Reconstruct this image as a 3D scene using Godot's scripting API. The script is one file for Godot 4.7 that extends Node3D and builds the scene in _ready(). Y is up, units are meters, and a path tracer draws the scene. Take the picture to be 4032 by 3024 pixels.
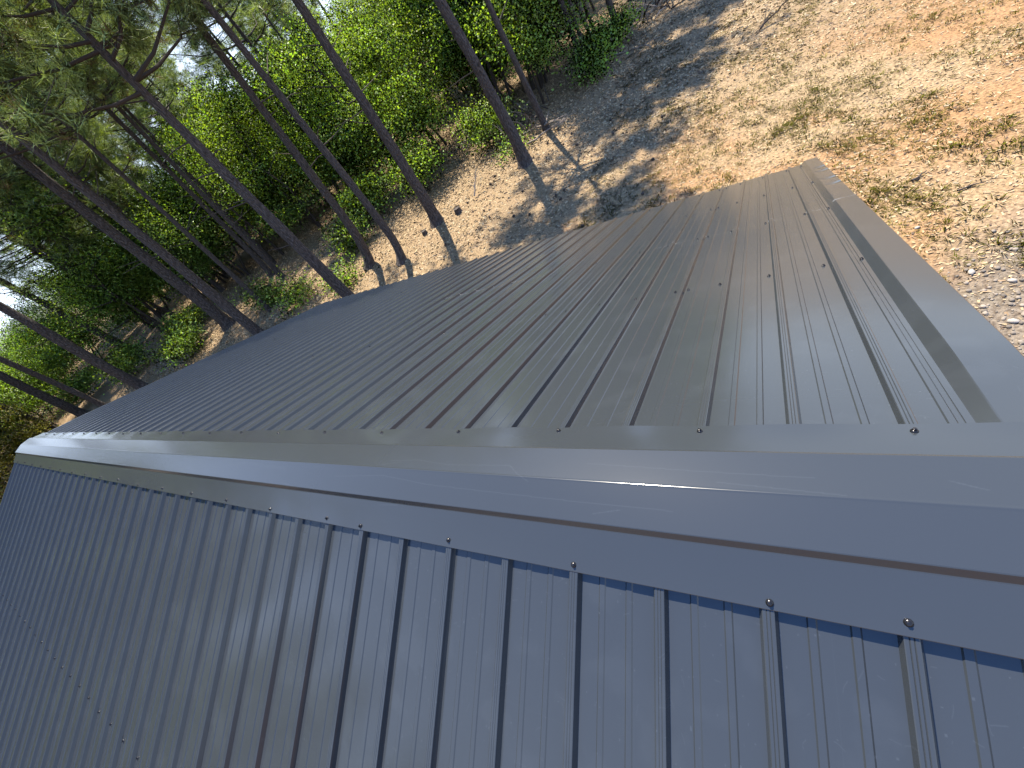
extends Node3D

const PITCH := 0.405            # roof slope in radians
const RIB := 0.2286             # rib spacing
const CAPW := 0.243             # cap wing reach down the slope
const SLOPE := 5.40             # ridge to eave along the slope
const LEFT := -9.03             # outer edge of the far gable
const RIGHT := 0.262            # outer edge of the near gable
const NEAR_SHIFT := -0.079      # near slope ribs sit a little off the far ones
var SA := sin(PITCH)
var CA := cos(PITCH)
var rng := RandomNumberGenerator.new()
var fine := FastNoiseLite.new()
var coarse := FastNoiseLite.new()
var taken := {}
var M := {}

# ---------------------------------------------------------------- helpers
func numbered(called: String) -> String:
	if not taken.has(called):
		taken[called] = 0
		return called
	taken[called] += 1
	return "%s_%03d" % [called, taken[called]]

func thing(called: String, label: String, category: String, at: Vector3, group := "") -> Node3D:
	var o := Node3D.new()
	o.name = numbered(called)
	add_child(o)
	o.position = at
	tag(o, label, category, group)
	return o

func tag(o: Node, label: String, category: String, group := "") -> void:
	o.set_meta("label", label)
	o.set_meta("category", category)
	if group != "":
		o.set_meta("group", group)

func part(called: String, mesh: Mesh, m: Material, parent: Node, at := Vector3.ZERO) -> MeshInstance3D:
	var o := MeshInstance3D.new()
	o.name = called
	o.mesh = mesh
	o.material_override = m
	o.position = at
	parent.add_child(o, true)
	return o

func many(called: String, mesh: Mesh, m: Material, parent: Node, xf: Array, cols: Array) -> MultiMeshInstance3D:
	var mm := MultiMesh.new()
	mm.transform_format = MultiMesh.TRANSFORM_3D
	mm.use_colors = true
	mm.mesh = mesh
	mm.instance_count = xf.size()
	for i in xf.size():
		mm.set_instance_transform(i, xf[i])
		mm.set_instance_color(i, cols[i])
	var o := MultiMeshInstance3D.new()
	o.name = called
	o.multimesh = mm
	o.material_override = m
	parent.add_child(o, true)
	return o

func begin() -> SurfaceTool:
	var st := SurfaceTool.new()
	st.begin(Mesh.PRIMITIVE_TRIANGLES)
	return st

# A strip of cross-sections joined into one sheet. sections[k][j]; soft[j] says that the fold at point j is rounded.
func loft(st: SurfaceTool, sections: Array, soft: Array, uvs: Array, turn := false) -> void:
	var K := sections.size()
	var J: int = sections[0].size()
	var nor := []
	for k in K:
		var row := PackedVector3Array()
		for j in J - 1:
			var a: Vector3 = sections[k][j + 1] - sections[k][j]
			var b: Vector3 = sections[mini(k + 1, K - 1)][j] - sections[maxi(k - 1, 0)][j]
			var n := a.cross(b).normalized()
			row.append(-n if turn else n)
		nor.append(row)
	for k in K - 1:
		for j in J - 1:
			var ids := [[k, j], [k, j + 1], [k + 1, j + 1], [k + 1, j]]
			var order := [0, 1, 2, 0, 2, 3] if turn else [0, 2, 1, 0, 3, 2]
			for q in order:
				var kk: int = ids[q][0]
				var jj: int = ids[q][1]
				var n: Vector3 = nor[kk][j]
				if soft[jj] and jj > 0 and jj < J - 1:
					n = (nor[kk][jj - 1] + nor[kk][jj]).normalized()
				st.set_normal(n)
				st.set_uv(uvs[kk][jj])
				st.add_vertex(sections[kk][jj])

func box(st: SurfaceTool, lo: Vector3, hi: Vector3) -> void:
	var c := (lo + hi) / 2.0
	var h := (hi - lo) / 2.0
	for ax in 3:
		for s: float in [-1.0, 1.0]:
			var n := Vector3.ZERO
			n[ax] = s
			var u := Vector3.ZERO
			u[(ax + 1) % 3] = h[(ax + 1) % 3]
			var v := Vector3.ZERO
			v[(ax + 2) % 3] = h[(ax + 2) % 3]
			var o := c + n * h[ax]
			var p := [o - u - v, o + u - v, o + u + v, o - u + v]
			var order := [0, 2, 1, 0, 3, 2] if s > 0 else [0, 1, 2, 0, 2, 3]
			for q in order:
				st.set_normal(n)
				st.set_uv(Vector2(p[q].x + p[q].z, p[q].y))
				st.add_vertex(p[q])

# A tapering limb through a chain of points; rough shakes the radius for bark.
func limb(st: SurfaceTool, pts: Array, radii: Array, sides: int, rough := 0.0, seed_at := 0.0) -> void:
	var rings := []
	var uvs := []
	var soft := []
	var along := 0.0
	for k in pts.size():
		var d: Vector3 = (pts[mini(k + 1, pts.size() - 1)] - pts[maxi(k - 1, 0)]).normalized()
		var u := d.cross(Vector3(0.13, 0.2, 1)).normalized()
		var v := u.cross(d)
		var ring := PackedVector3Array()
		var uv := PackedVector2Array()
		if k > 0:
			along += (pts[k] - pts[k - 1]).length()
		for s in sides + 1:
			var a := TAU * (s % sides) / sides
			var r: float = radii[k]
			if rough > 0.0:
				r *= 1.0 + rough * fine.get_noise_3d(cos(a) * 9.0 + seed_at, along * 6.0, sin(a) * 9.0)
			ring.append(pts[k] + (u * cos(a) + v * sin(a)) * r)
			uv.append(Vector2(float(s) / sides, along))
		rings.append(ring)
		uvs.append(uv)
	for s in sides + 1:
		soft.append(true)
	loft(st, rings, soft, uvs)

func ground_at(x: float, z: float) -> float:
	var f := -x * 0.6 - z * 0.8
	var t := smoothstep(0.0, 1.0, (f - 8.0) / 14.0)
	return -4.5 + 0.5 * t + 0.015 * maxf(f - 22.0, 0.0)

func bump_at(x: float, z: float) -> float:
	return ground_at(x, z) + 0.05 * coarse.get_noise_2d(x * 3.0, z * 3.0) + 0.018 * fine.get_noise_2d(x * 9.0, z * 9.0)

func on_roof(x: float, s: float, h: float, side: float) -> Vector3:
	return Vector3(x, -s * SA + h * CA, side * (s * CA + h * SA))

func lin(r: float, g: float, b: float) -> Color:
	return Color(r, g, b).linear_to_srgb()

# ---------------------------------------------------------------- materials
func make_materials() -> void:
	var mt := StandardMaterial3D.new()              # charcoal painted steel
	mt.albedo_color = lin(0.037, 0.043, 0.049)
	mt.metallic = 0.12
	mt.metallic_specular = 0.48
	mt.roughness = 0.17
	mt.albedo_texture = speck_texture(11, 1000, 600)
	M.steel = mt
	var cap: StandardMaterial3D = mt.duplicate()
	cap.albedo_texture = scratch_texture()
	M.cap = cap
	var tr: StandardMaterial3D = mt.duplicate()
	tr.albedo_texture = speck_texture(12, 120, 60)
	M.trim = tr
	var sc := StandardMaterial3D.new()
	sc.albedo_color = lin(0.018, 0.018, 0.020)
	sc.metallic = 0.6
	sc.roughness = 0.24
	M.screw = sc
	var se := StandardMaterial3D.new()
	se.albedo_color = lin(0.16, 0.165, 0.17)
	se.roughness = 0.7
	M.sealant = se
	var bark := StandardMaterial3D.new()
	bark.albedo_texture = ramp_noise(21, 0.02, 512, [[0.0, lin(0.012, 0.009, 0.008)], [0.42, lin(0.042, 0.033, 0.028)], [0.65, lin(0.08, 0.065, 0.057)], [1.0, lin(0.14, 0.118, 0.105)]])
	bark.uv1_scale = Vector3(2, 0.55, 1)
	bark.roughness = 0.95
	bark.normal_enabled = true
	bark.normal_texture = bump_noise(22, 0.03, 512, 14.0)
	bark.normal_scale = 1.4
	M.bark = bark
	var twig := StandardMaterial3D.new()
	twig.albedo_color = lin(0.035, 0.026, 0.021)
	twig.roughness = 0.95
	M.twig = twig
	var dead: StandardMaterial3D = twig.duplicate()
	dead.albedo_color = lin(0.20, 0.165, 0.135)
	M.dead = dead
	for spec in [["needles", 0.8], ["leaves", 1.0], ["grass", 0.8]]:
		var lf := StandardMaterial3D.new()
		lf.vertex_color_use_as_albedo = true
		lf.albedo_color = Color.WHITE
		lf.roughness = 0.55
		lf.cull_mode = BaseMaterial3D.CULL_DISABLED
		lf.backlight_enabled = true
		lf.backlight = Color(spec[1], spec[1], spec[1] * 0.5)
		M[spec[0]] = lf
	var lt := StandardMaterial3D.new()
	lt.vertex_color_use_as_albedo = true
	lt.roughness = 0.9
	lt.cull_mode = BaseMaterial3D.CULL_DISABLED
	M.litter = lt
	var so := StandardMaterial3D.new()
	so.vertex_color_use_as_albedo = true
	so.albedo_texture = ramp_noise(31, 0.03, 1024, [[0.0, Color(0.60, 0.55, 0.50)], [0.4, Color(0.80, 0.77, 0.73)], [0.62, Color(0.95, 0.93, 0.9)], [1.0, Color(1, 1, 0.98)]])
	so.roughness = 1.0
	so.normal_enabled = true
	so.normal_texture = bump_noise(32, 0.05, 1024, 6.0)
	so.normal_scale = 1.0
	M.soil = so
	var wall := StandardMaterial3D.new()
	wall.albedo_color = lin(0.16, 0.165, 0.175)
	wall.metallic = 0.3
	wall.roughness = 0.4
	M.wall = wall

func ramp_noise(sd: int, freq: float, size: int, stops: Array) -> NoiseTexture2D:
	var n := FastNoiseLite.new()
	n.seed = sd
	n.frequency = freq
	n.fractal_octaves = 5
	n.fractal_gain = 0.6
	var g := Gradient.new()
	g.offsets = PackedFloat32Array(stops.map(func(s): return s[0]))
	g.colors = PackedColorArray(stops.map(func(s): return s[1]))
	var t := NoiseTexture2D.new()
	t.noise = n
	t.width = size
	t.height = size
	t.seamless = true
	t.color_ramp = g
	return t

func bump_noise(sd: int, freq: float, size: int, strength: float) -> NoiseTexture2D:
	var n := FastNoiseLite.new()
	n.seed = sd
	n.frequency = freq
	n.fractal_octaves = 4
	var t := NoiseTexture2D.new()
	t.noise = n
	t.width = size
	t.height = size
	t.seamless = true
	t.as_normal_map = true
	t.bump_strength = strength
	return t

# Steel paint with drill swarf specks, scuffs and dusty smudges. 1 texel is about a millimetre.
func speck_texture(sd: int, specks: int, scuffs: int) -> ImageTexture:
	var r := RandomNumberGenerator.new()
	r.seed = sd
	var N := 2048
	var n := FastNoiseLite.new()
	n.seed = sd
	n.frequency = 0.012
	n.fractal_octaves = 5
	var im := Image.create(N, N, false, Image.FORMAT_RGB8)
	var src := n.get_seamless_image(512, 512)
	for y in 512:
		for x in 512:
			var v := src.get_pixel(x, y).r
			var d := clampf((v - 0.60) * 0.22, 0.0, 0.035)
			src.set_pixel(x, y, Color(0.86 + d, 0.86 + d, 0.86 + d * 0.95))
	src.resize(N, N, Image.INTERPOLATE_CUBIC)
	src.convert(Image.FORMAT_RGB8)
	im.blit_rect(src, Rect2i(0, 0, N, N), Vector2i.ZERO)
	for i in scuffs:
		var p := Vector2(r.randf() * N, r.randf() * N)
		var d := Vector2.from_angle(r.randf() * TAU)
		var L := r.randi_range(5, 26)
		for k in L:
			d = d.rotated(r.randf_range(-0.12, 0.12))
			p += d
			im.fill_rect(Rect2i(posmod(int(p.x), N), posmod(int(p.y), N), 1, 2), Color(0.95, 0.95, 0.95))
	for i in specks / 24:                           # dusty smudges with a grain of their own
		var p := Vector2(r.randf() * N, r.randf() * N)
		var reach := r.randf_range(20.0, 90.0)
		for k in 160:
			var o := p + Vector2(r.randfn() * reach * 0.6, r.randfn() * reach)
			im.fill_rect(Rect2i(posmod(int(o.x), N - 2), posmod(int(o.y), N - 2), 1, r.randi_range(1, 2)), Color(0.93, 0.93, 0.92))
	for i in specks:
		var w := r.randi_range(2, 4)
		im.fill_rect(Rect2i(r.randi() % (N - 6), r.randi() % (N - 6), w, r.randi_range(2, 5)), Color(1, 1, 1))
	return ImageTexture.create_from_image(im)

# The ridge cap's paint: long pale scratches and boot scuffs. u runs along the ridge, v across the cap.
func scratch_texture() -> ImageTexture:
	var r := RandomNumberGenerator.new()
	r.seed = 5
	var W := 2048
	var H := 256
	var im := Image.create(W, H, false, Image.FORMAT_RGB8)
	im.fill(Color(0.86, 0.86, 0.86))
	var lines := SCRATCHES.duplicate()
	for i in 18:
		var x := r.randf_range(-6.0, 0.2)
		var z := r.randf_range(-0.2, 0.2)
		lines.append([Vector2(x, z), Vector2(x + r.randf_range(-0.12, 0.12), z + r.randf_range(-0.02, 0.02))])
	for l in lines:
		for k in l.size() - 1:
			var a: Vector2 = l[k]
			var b: Vector2 = l[k + 1]
			var steps := int((b - a).length() / 0.0015) + 1
			for q in steps:
				var p := a.lerp(b, float(q) / steps)
				var px := int((p.x + 6.0) / 6.27 * W)
				var py := int((p.y + 0.24) / 0.48 * H)
				if px >= 0 and px < W and py >= 0 and py < H and r.randf() < 0.9:
					im.set_pixel(px, py, Color(0.96, 0.96, 0.96))
	return ImageTexture.create_from_image(im)

const SCRATCHES := [
	[Vector2(-1.60, -0.035), Vector2(-1.45, -0.045), Vector2(-1.28, -0.03), Vector2(-1.02, -0.04), Vector2(-0.98, -0.01), Vector2(-0.93, 0.015)],
	[Vector2(-0.75, -0.06), Vector2(-0.45, -0.05), Vector2(-0.2, -0.045)],
	[Vector2(-1.9, 0.05), Vector2(-1.6, 0.03), Vector2(-1.35, 0.05), Vector2(-1.1, 0.055), Vector2(-0.8, 0.06), Vector2(-0.5, 0.062)],
	[Vector2(-3.1, 0.06), Vector2(-2.7, 0.02), Vector2(-2.5, 0.03), Vector2(-2.3, 0.035)],
	[Vector2(-0.4, -0.02), Vector2(-0.15, -0.005)],
	[Vector2(-1.9, -0.16), Vector2(-1.7, -0.14)],
]

# ---------------------------------------------------------------- the metal building
const RIB_PROFILE := [[-0.0180, 0.0], [-0.0118, 0.0175], [-0.0100, 0.0185], [-0.0048, 0.0185], [-0.0035, 0.0174], [-0.0022, 0.0185], [0.0022, 0.0185], [0.0035, 0.0174], [0.0048, 0.0185], [0.0100, 0.0185], [0.0118, 0.0175], [0.0180, 0.0]]
const MINOR_PROFILE := [[-0.0095, 0.0], [-0.0065, 0.0026], [0.0065, 0.0026], [0.0095, 0.0]]

# One sheet from rib to rib (both included): flat pans with two low stiffening ribs between the tall ones.
func panel_mesh(x_from: float, ribs: int, s0: float, s1: float, side: float, lift: float, sd: int, tail := 0.0, lead := 0.0) -> ArrayMesh:
	var prof := []                                 # [x, h, soft, lap]
	if lead > 0.0:
		prof.append([x_from - lead, 0.0, 0.0])
	for i in ribs:
		var cx := x_from + i * RIB
		var lap := 0.0012 if i == ribs - 1 and ribs > 1 and tail == 0.0 else 0.0
		for p in RIB_PROFILE:
			prof.append([cx + p[0] * (1.0 + lap * 30.0), p[1] + lap * (1.0 if p[1] > 0.001 else 0.3), 0.0])
		if i < ribs - 1 or tail > 0.0:
			var room := RIB if i < ribs - 1 else tail
			for mx: float in [0.077, 0.149]:
				if mx + 0.02 > room:
					continue
				prof.append([cx + mx - 0.024, 0.0, 1.0])
				for p in MINOR_PROFILE:
					prof.append([cx + mx + p[0], p[1], 0.0])
				prof.append([cx + mx + 0.024, 0.0, 1.0])
			if i == ribs - 1:
				prof.append([cx + tail, 0.0, 0.0])
	var n := 18
	var sections := []
	var uvs := []
	var soft := []
	for p in prof:
		soft.append(p[2] > 0.5)
	for k in n + 1:
		var s := lerpf(s0, s1, float(k) / n)
		var sec := PackedVector3Array()
		var uv := PackedVector2Array()
		for p in prof:
			var x: float = p[0]
			var w := 0.0011 * coarse.get_noise_3d(x * 9.0, s * 5.0, side * 40.0) + 0.0006 * fine.get_noise_3d(x * 6.0, s * 3.0, side * 9.0) + 0.0011 * coarse.get_noise_3d(x * 46.0, s * 13.0, side * 70.0)
			sec.append(on_roof(x, s, lift + p[1] + w, side))
			uv.append(Vector2(x * 0.5 + sd * 0.37, s * 0.5 + sd * 0.61))
		sections.append(sec)
		uvs.append(uv)
	if lift > 0.0:                                  # the folded lower edge of an upper sheet
		var lip := PackedVector3Array()
		for p in prof:
			lip.append(on_roof(p[0], s1 + 0.0015, lift + p[1] - 0.0018, side))
		sections.append(lip)
		uvs.append(uvs[-1])
	var st := begin()
	loft(st, sections, soft, uvs, side < 0)
	return st.commit()

func cap_mesh(x0: float, x1: float, lift: float) -> ArrayMesh:
	var sections := []
	var uvs := []
	var n := int((x1 - x0) / 0.025)
	# [z, y, rounded] for one half, from the peak outwards
	var half := [[0.0, 0.0067, 1.0], [0.0016, 0.0065, 1.0], [0.0032, 0.0060, 1.0], [0.006, 0.0055, 0.0], [0.058, -0.0031, 1.0], [0.1125, -0.0116, 0.0], [0.1147, -0.0130, 0.0], [0.1236, -0.0285, 0.0], [0.1258, -0.0303, 0.0], [0.152, -0.042, 1.0], [0.178, -0.0537, 1.0], [0.204, -0.0654, 1.0], [0.231, -0.0772, 0.0], [0.2318, -0.0784, 0.0], [0.2305, -0.0800, 0.0], [0.218, -0.0744, 0.0]]
	var soft := []
	for j in range(half.size() - 1, 0, -1):
		soft.append(half[j][2] > 0.5)
	for h in half:
		soft.append(h[2] > 0.5)
	for k in n + 1:
		var x := lerpf(x0, x1, float(k) / n)
		var row := []
		for side: float in [-1.0, 1.0]:
			var r := PackedVector3Array()
			var ph: float = x / (2.0 * RIB) if side < 0 else (x - NEAR_SHIFT) / (2.0 * RIB) + 0.5
			var between := pow(sin(PI * ph), 2.0)     # 0 at the screws, 1 midway
			var puff: float = between * (0.0060 + 0.0040 * coarse.get_noise_2d(x * 14.0, side * 50.0))
			if side > 0:
				puff *= 0.35
			var belly: float = 0.0028 * coarse.get_noise_2d(x * 11.0 + 300.0, side * 20.0) + 0.0014 * fine.get_noise_2d(x * 20.0, side * 33.0)
			for h in half:
				var z: float = h[0]
				var y: float = h[1] + lift
				if z > 0.126:
					var t := (z - 0.126) / 0.105
					y += puff * t * t + belly * sin(PI * clampf(t, 0.0, 1.0))
				elif z > 0.006 and z < 0.112:
					y += 0.2 * belly * sin(PI * z / 0.115)
				r.append(Vector3(x, y, side * z))
			row.append(r)
		var sec := PackedVector3Array()
		var uv := PackedVector2Array()
		for j in range(half.size() - 1, 0, -1):
			sec.append(row[0][j])
		for j in half.size():
			sec.append(row[1][j])
		for v in sec:
			uv.append(Vector2((x + 6.0) / 6.27, (v.z + 0.24) / 0.48))
		sections.append(sec)
		uvs.append(uv)
	var st := begin()
	loft(st, sections, soft, uvs, false)
	return st.commit()

# Gable edge trim: foot on the pan, slanted riser, flat top, and a face down the outside.
func rake_mesh(side: float, s0: float, s1: float, lift: float, mirror: bool, crumple: bool) -> ArrayMesh:
	var prof := [[0.098, 0.0032, 0.0], [0.113, 0.0030, 0.0], [0.146, 0.030, 0.0], [0.149, 0.0318, 0.0], [0.205, 0.033, 1.0], [0.259, 0.032, 0.0], [0.262, 0.030, 0.0], [0.262, -0.10, 0.0], [0.250, -0.108, 0.0]]
	var sections := []
	var uvs := []
	var soft := []
	for p in prof:
		soft.append(p[2] > 0.5)
	var n := 150 if crumple else 40
	for k in n + 1:
		var s := lerpf(s0, s1, float(k) / n)
		var sec := PackedVector3Array()
		var uv := PackedVector2Array()
		for j in prof.size():
			var p: Array = prof[j]
			var x: float = p[0]
			var h: float = p[1] * (lerpf(0.5, 1.0, smoothstep(0.22, 0.65, s)) if j > 1 and j < 7 else 1.0) + (lift if j < 7 else 0.0)
			if j == 4:
				h += 0.0012 * coarse.get_noise_1d(s * 30.0)
				if crumple:
					for c: float in [3.55, 3.85, 4.35, 4.62]:
						h -= 0.011 * exp(-pow((s - c) / 0.045, 2.0))
			if mirror:
				x = LEFT + (RIGHT - x) * 0.14
				h *= 0.6
			sec.append(on_roof(x, s, h, side))
			uv.append(Vector2(x * 0.5, s * 0.5))
		sections.append(sec)
		uvs.append(uv)
	var st := begin()
	loft(st, sections, soft, uvs, (side < 0) != mirror)
	return st.commit()

# Pale sealant squeezed out along an end lap: a thin broken bead that follows the sheet's profile.
func sealant_mesh(x0: float, x1: float, s: float, lift: float, trim: bool) -> ArrayMesh:
	var st := begin()
	var n := int((x1 - x0) / 0.006)
	var run := []
	var uvs := []
	for k in n + 2:
		var x := x0 + k * 0.006
		var h := 0.0
		if trim:
			h = 0.030 + 0.002 * smoothstep(0.135, 0.15, x)
			if x < 0.147:
				h = lerpf(0.022, 0.0318, (x - 0.135) / 0.012)
		else:
			var rel := fposmod(x + RIB / 2.0, RIB) - RIB / 2.0
			h = 0.0185 * clampf((0.0188 - absf(rel)) / 0.0075, 0.0, 1.0)
		var wide := 0.0022 + 0.0030 * maxf(fine.get_noise_1d(x * 60.0), -0.5)
		var mid := s + 0.003 * fine.get_noise_1d(x * 25.0 + 70.0)
		var gap := not trim and coarse.get_noise_1d(x * 22.0) < -0.12
		if k == n + 1 or gap:
			if run.size() > 1:
				loft(st, run, [false, true, false], uvs, true)
			run = []
			uvs = []
			continue
		run.append(PackedVector3Array([on_roof(x, mid - wide, h + lift, -1.0), on_roof(x, mid, h + lift + 0.0016, -1.0), on_roof(x, mid + wide, h + lift, -1.0)]))
		uvs.append(PackedVector2Array([Vector2(x, 0), Vector2(x, 0.5), Vector2(x, 1)]))
	return st.commit()

func screw_mesh() -> ArrayMesh:
	var st := begin()
	var prof := [[0.0078, 0.0], [0.0080, 0.0014], [0.0072, 0.0030], [0.0058, 0.0036], [0.0056, 0.0046]]
	var rings := []
	var uvs := []
	for p in prof:
		var ring := PackedVector3Array()
		var uv := PackedVector2Array()
		for k in 13:
			var a := TAU * (k % 12) / 12.0
			ring.append(Vector3(cos(a) * p[0], p[1], sin(a) * p[0]))
			uv.append(Vector2(k / 12.0, p[1] * 100.0))
		rings.append(ring)
		uvs.append(uv)
	var soft := []
	for k in 13:
		soft.append(true)
	loft(st, rings, soft, uvs, true)
	for lid in [[0.0056, 0.0046, 12, 0.0], [0.0042, 0.0088, 6, 0.0]]:
		for k in lid[2]:
			var a0: float = TAU * k / lid[2]
			var a1: float = TAU * (k + 1) / lid[2]
			for v in [Vector3(0, lid[1] + 0.0008, 0), Vector3(cos(a0) * lid[0], lid[1], sin(a0) * lid[0]), Vector3(cos(a1) * lid[0], lid[1], sin(a1) * lid[0])]:
				st.set_normal((Vector3(v.x, 0, v.z) * 130.0 + Vector3.UP).normalized())
				st.set_uv(Vector2.ZERO)
				st.add_vertex(v)
	for k in 6:
		var a0 := TAU * k / 6.0
		var a1 := TAU * (k + 1) / 6.0
		var n := Vector3(cos((a0 + a1) / 2), 0, sin((a0 + a1) / 2))
		var q := [Vector3(cos(a0) * 0.0044, 0.0046, sin(a0) * 0.0044), Vector3(cos(a1) * 0.0044, 0.0046, sin(a1) * 0.0044), Vector3(cos(a1) * 0.0042, 0.0088, sin(a1) * 0.0042), Vector3(cos(a0) * 0.0042, 0.0088, sin(a0) * 0.0042)]
		for i in [0, 1, 2, 0, 2, 3]:
			st.set_normal(n)
			st.set_uv(Vector2.ZERO)
			st.add_vertex(q[i])
	return st.commit()

func make_building() -> void:
	var base := Vector3((LEFT + RIGHT) / 2.0, -4.5, 0.0)
	var b := thing("metal_building", "gabled building under a charcoal ribbed metal roof with ridge cap", "building", base)
	# sheets: lap ribs every fourth rib; each slope has an upper and a lower run of sheets with an end lap
	var idx := 0
	for side: float in [-1.0, 1.0]:
		var shift := 0.0 if side < 0 else NEAR_SHIFT
		for run in [[0.095, 2.845, 0.0024], [2.70, SLOPE, 0.0]]:
			var k := 39
			while k > 0:
				var last := k - 4
				idx += 1
				if k == 39:
					part("roof_panel", panel_mesh(-39 * RIB + shift, 5, run[0], run[1], side, run[2], idx, 0.0, 0.06), M.steel, b, -base)
					k = 35
				elif k > 3:
					part("roof_panel", panel_mesh(-k * RIB + shift, 5, run[0], run[1], side, run[2], idx), M.steel, b, -base)
					k = last
				else:
					part("roof_panel", panel_mesh(-k * RIB + shift, 4, run[0], run[1], side, run[2], idx, 0.125 - shift), M.steel, b, -base)
					k = 0
	var caps := [part("ridge_cap", cap_mesh(-6.0, 0.34, 0.0054), M.cap, b, -base), part("ridge_cap", cap_mesh(LEFT - 0.03, -5.90, 0.0042), M.cap, b, -base)]
	for side: float in [-1.0, 1.0]:
		for mirror in [false, true]:
			part("rake_trim", rake_mesh(side, 0.16, 2.90, 0.0016, mirror, false), M.trim, b, -base)
			part("rake_trim", rake_mesh(side, 2.78, SLOPE + 0.01, 0.0, mirror, side < 0 and not mirror), M.trim, b, -base)
		var st := begin()                            # eave trim under the sheet ends
		var z0 := side * (SLOPE - 0.05) * CA
		var y0 := -(SLOPE - 0.05) * SA
		box(st, Vector3(LEFT + 0.02, y0 - 0.16, minf(z0, z0 - side * 0.03)), Vector3(RIGHT - 0.02, y0 - 0.012, maxf(z0, z0 - side * 0.03)))
		part("eave_trim", st.commit(), M.trim, b, -base)
		st = begin()
		var zw := side * 4.75
		box(st, Vector3(LEFT + 0.16, -4.6, minf(zw, zw - side * 0.1)), Vector3(RIGHT - 0.16, -2.13, maxf(zw, zw - side * 0.1)))
		part("wall", st.commit(), M.wall, b, -base)
	for gx in [LEFT + 0.10, RIGHT - 0.16]:
		var st := begin()                            # gable walls, a pentagon with thickness
		var pent := [Vector2(-4.75, -4.6), Vector2(4.75, -4.6), Vector2(4.75, -2.13), Vector2(0, -0.10), Vector2(-4.75, -2.13)]
		for t in [[0, 1, 2], [0, 2, 4], [2, 3, 4]]:
			for f in [0.0, 0.06]:
				for i in 3:
					var p: Vector2 = pent[t[i if f > 0 else 2 - i]]
					st.set_normal(Vector3(1 if f > 0 else -1, 0, 0))
					st.set_uv(p)
					st.add_vertex(Vector3(gx + f, p.y, p.x))
		part("wall", st.commit(), M.wall, b, -base)
	part("sealant", sealant_mesh(-3.4, 0.10, 2.849, 0.0004, false), M.sealant, b, -base)
	part("sealant", sealant_mesh(0.135, 0.262, 2.903, 0.0006, true), M.sealant, b, -base)
	# screws: cap screws on every other rib, sheet screws beside every rib on each purlin
	var sm := screw_mesh()
	var spots := []
	for k in range(0, 39, 2):
		spots.append([-k * RIB, 0.214, 0.0250, -1.0])
	for k in [0, 1, 3, 5, 7, 8, 10, 12, 14, 16, 18, 20, 22, 24, 26, 28, 30, 32, 34, 36, 38]:
		spots.append([-k * RIB + NEAR_SHIFT, 0.221, 0.0250, 1.0])
	for s: float in [1.59, 2.81, 4.03, 5.25]:
		for k in 39:
			spots.append([-k * RIB - 0.035, s, 0.0026 if s < 2.9 else 0.0003, -1.0])
			if k % 4 == 3:
				spots.append([-k * RIB + 0.037, s, 0.0026 if s < 2.9 else 0.0003, -1.0])
		spots.append([0.106, s, 0.0048, -1.0])
	for k in 36:
		spots.append([-k * RIB + NEAR_SHIFT + 0.045, 1.575, 0.0026, 1.0])
	var r := RandomNumberGenerator.new()
	r.seed = 77
	for p in spots:
		var at := on_roof(p[0] + r.randf_range(-0.005, 0.005), p[1] + r.randf_range(-0.006, 0.006), p[2], p[3])
		var o: MeshInstance3D
		if p[1] < 0.3:                                   # cap screws belong to the cap length they hold
			o = part("screw", sm, M.screw, caps[0] if p[0] > -5.95 else caps[1], at)
		else:
			o = part("screw", sm, M.screw, b, at - base)
		o.rotation = Vector3(p[3] * PITCH + r.randf_range(-0.06, 0.06), 0, r.randf_range(-0.06, 0.06))

# ---------------------------------------------------------------- vegetation
func needle_tuft(sd: int, count: int, length: float) -> ArrayMesh:
	var r := RandomNumberGenerator.new()
	r.seed = sd
	var st := begin()
	for i in count:
		var d := Vector3(r.randfn(), r.randfn() + 0.5, r.randfn()).normalized()
		var w := d.cross(Vector3(r.randfn(), r.randfn(), r.randfn())).normalized()
		var o := d * r.randf_range(0.0, 0.05) + Vector3(r.randfn(), r.randfn(), r.randfn()) * 0.03
		var L := length * r.randf_range(0.7, 1.15)
		var n := d.cross(w)
		st.set_normal(n if n.y > 0 else -n)
		var shade := r.randf_range(0.8, 1.2)
		st.set_color(Color(shade, shade, shade))
		st.add_vertex(o - w * 0.005)
		st.add_vertex(o + w * 0.005)
		st.add_vertex(o + d * L + Vector3(0, -0.25 * L * L, 0))
	return st.commit()

func leaf_clump(sd: int, count: int, size: float, spread: float) -> ArrayMesh:
	var r := RandomNumberGenerator.new()
	r.seed = sd
	var st := begin()
	for i in count:
		var o := Vector3(r.randfn(), r.randfn() * 0.7, r.randfn()) * spread * 0.5
		var d := Vector3(r.randfn(), r.randfn() * 0.6 - 0.5, r.randfn()).normalized()
		var w := d.cross(Vector3(r.randfn(), r.randfn() * 0.8, r.randfn())).normalized()
		var L := size * r.randf_range(0.6, 1.25)
		var n := w.cross(d)
		if n.y < 0:
			n = -n
		var shade := r.randf_range(0.75, 1.25)
		st.set_color(Color(shade, shade, shade * r.randf_range(0.7, 1.1)))
		st.set_normal(n)
		var tip := o + d * L
		var mid := o + d * L * 0.45 + n * L * 0.08
		for v in [o, mid + w * L * 0.34, tip, o, tip, mid - w * L * 0.34]:
			st.add_vertex(v)
	return st.commit()

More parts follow.
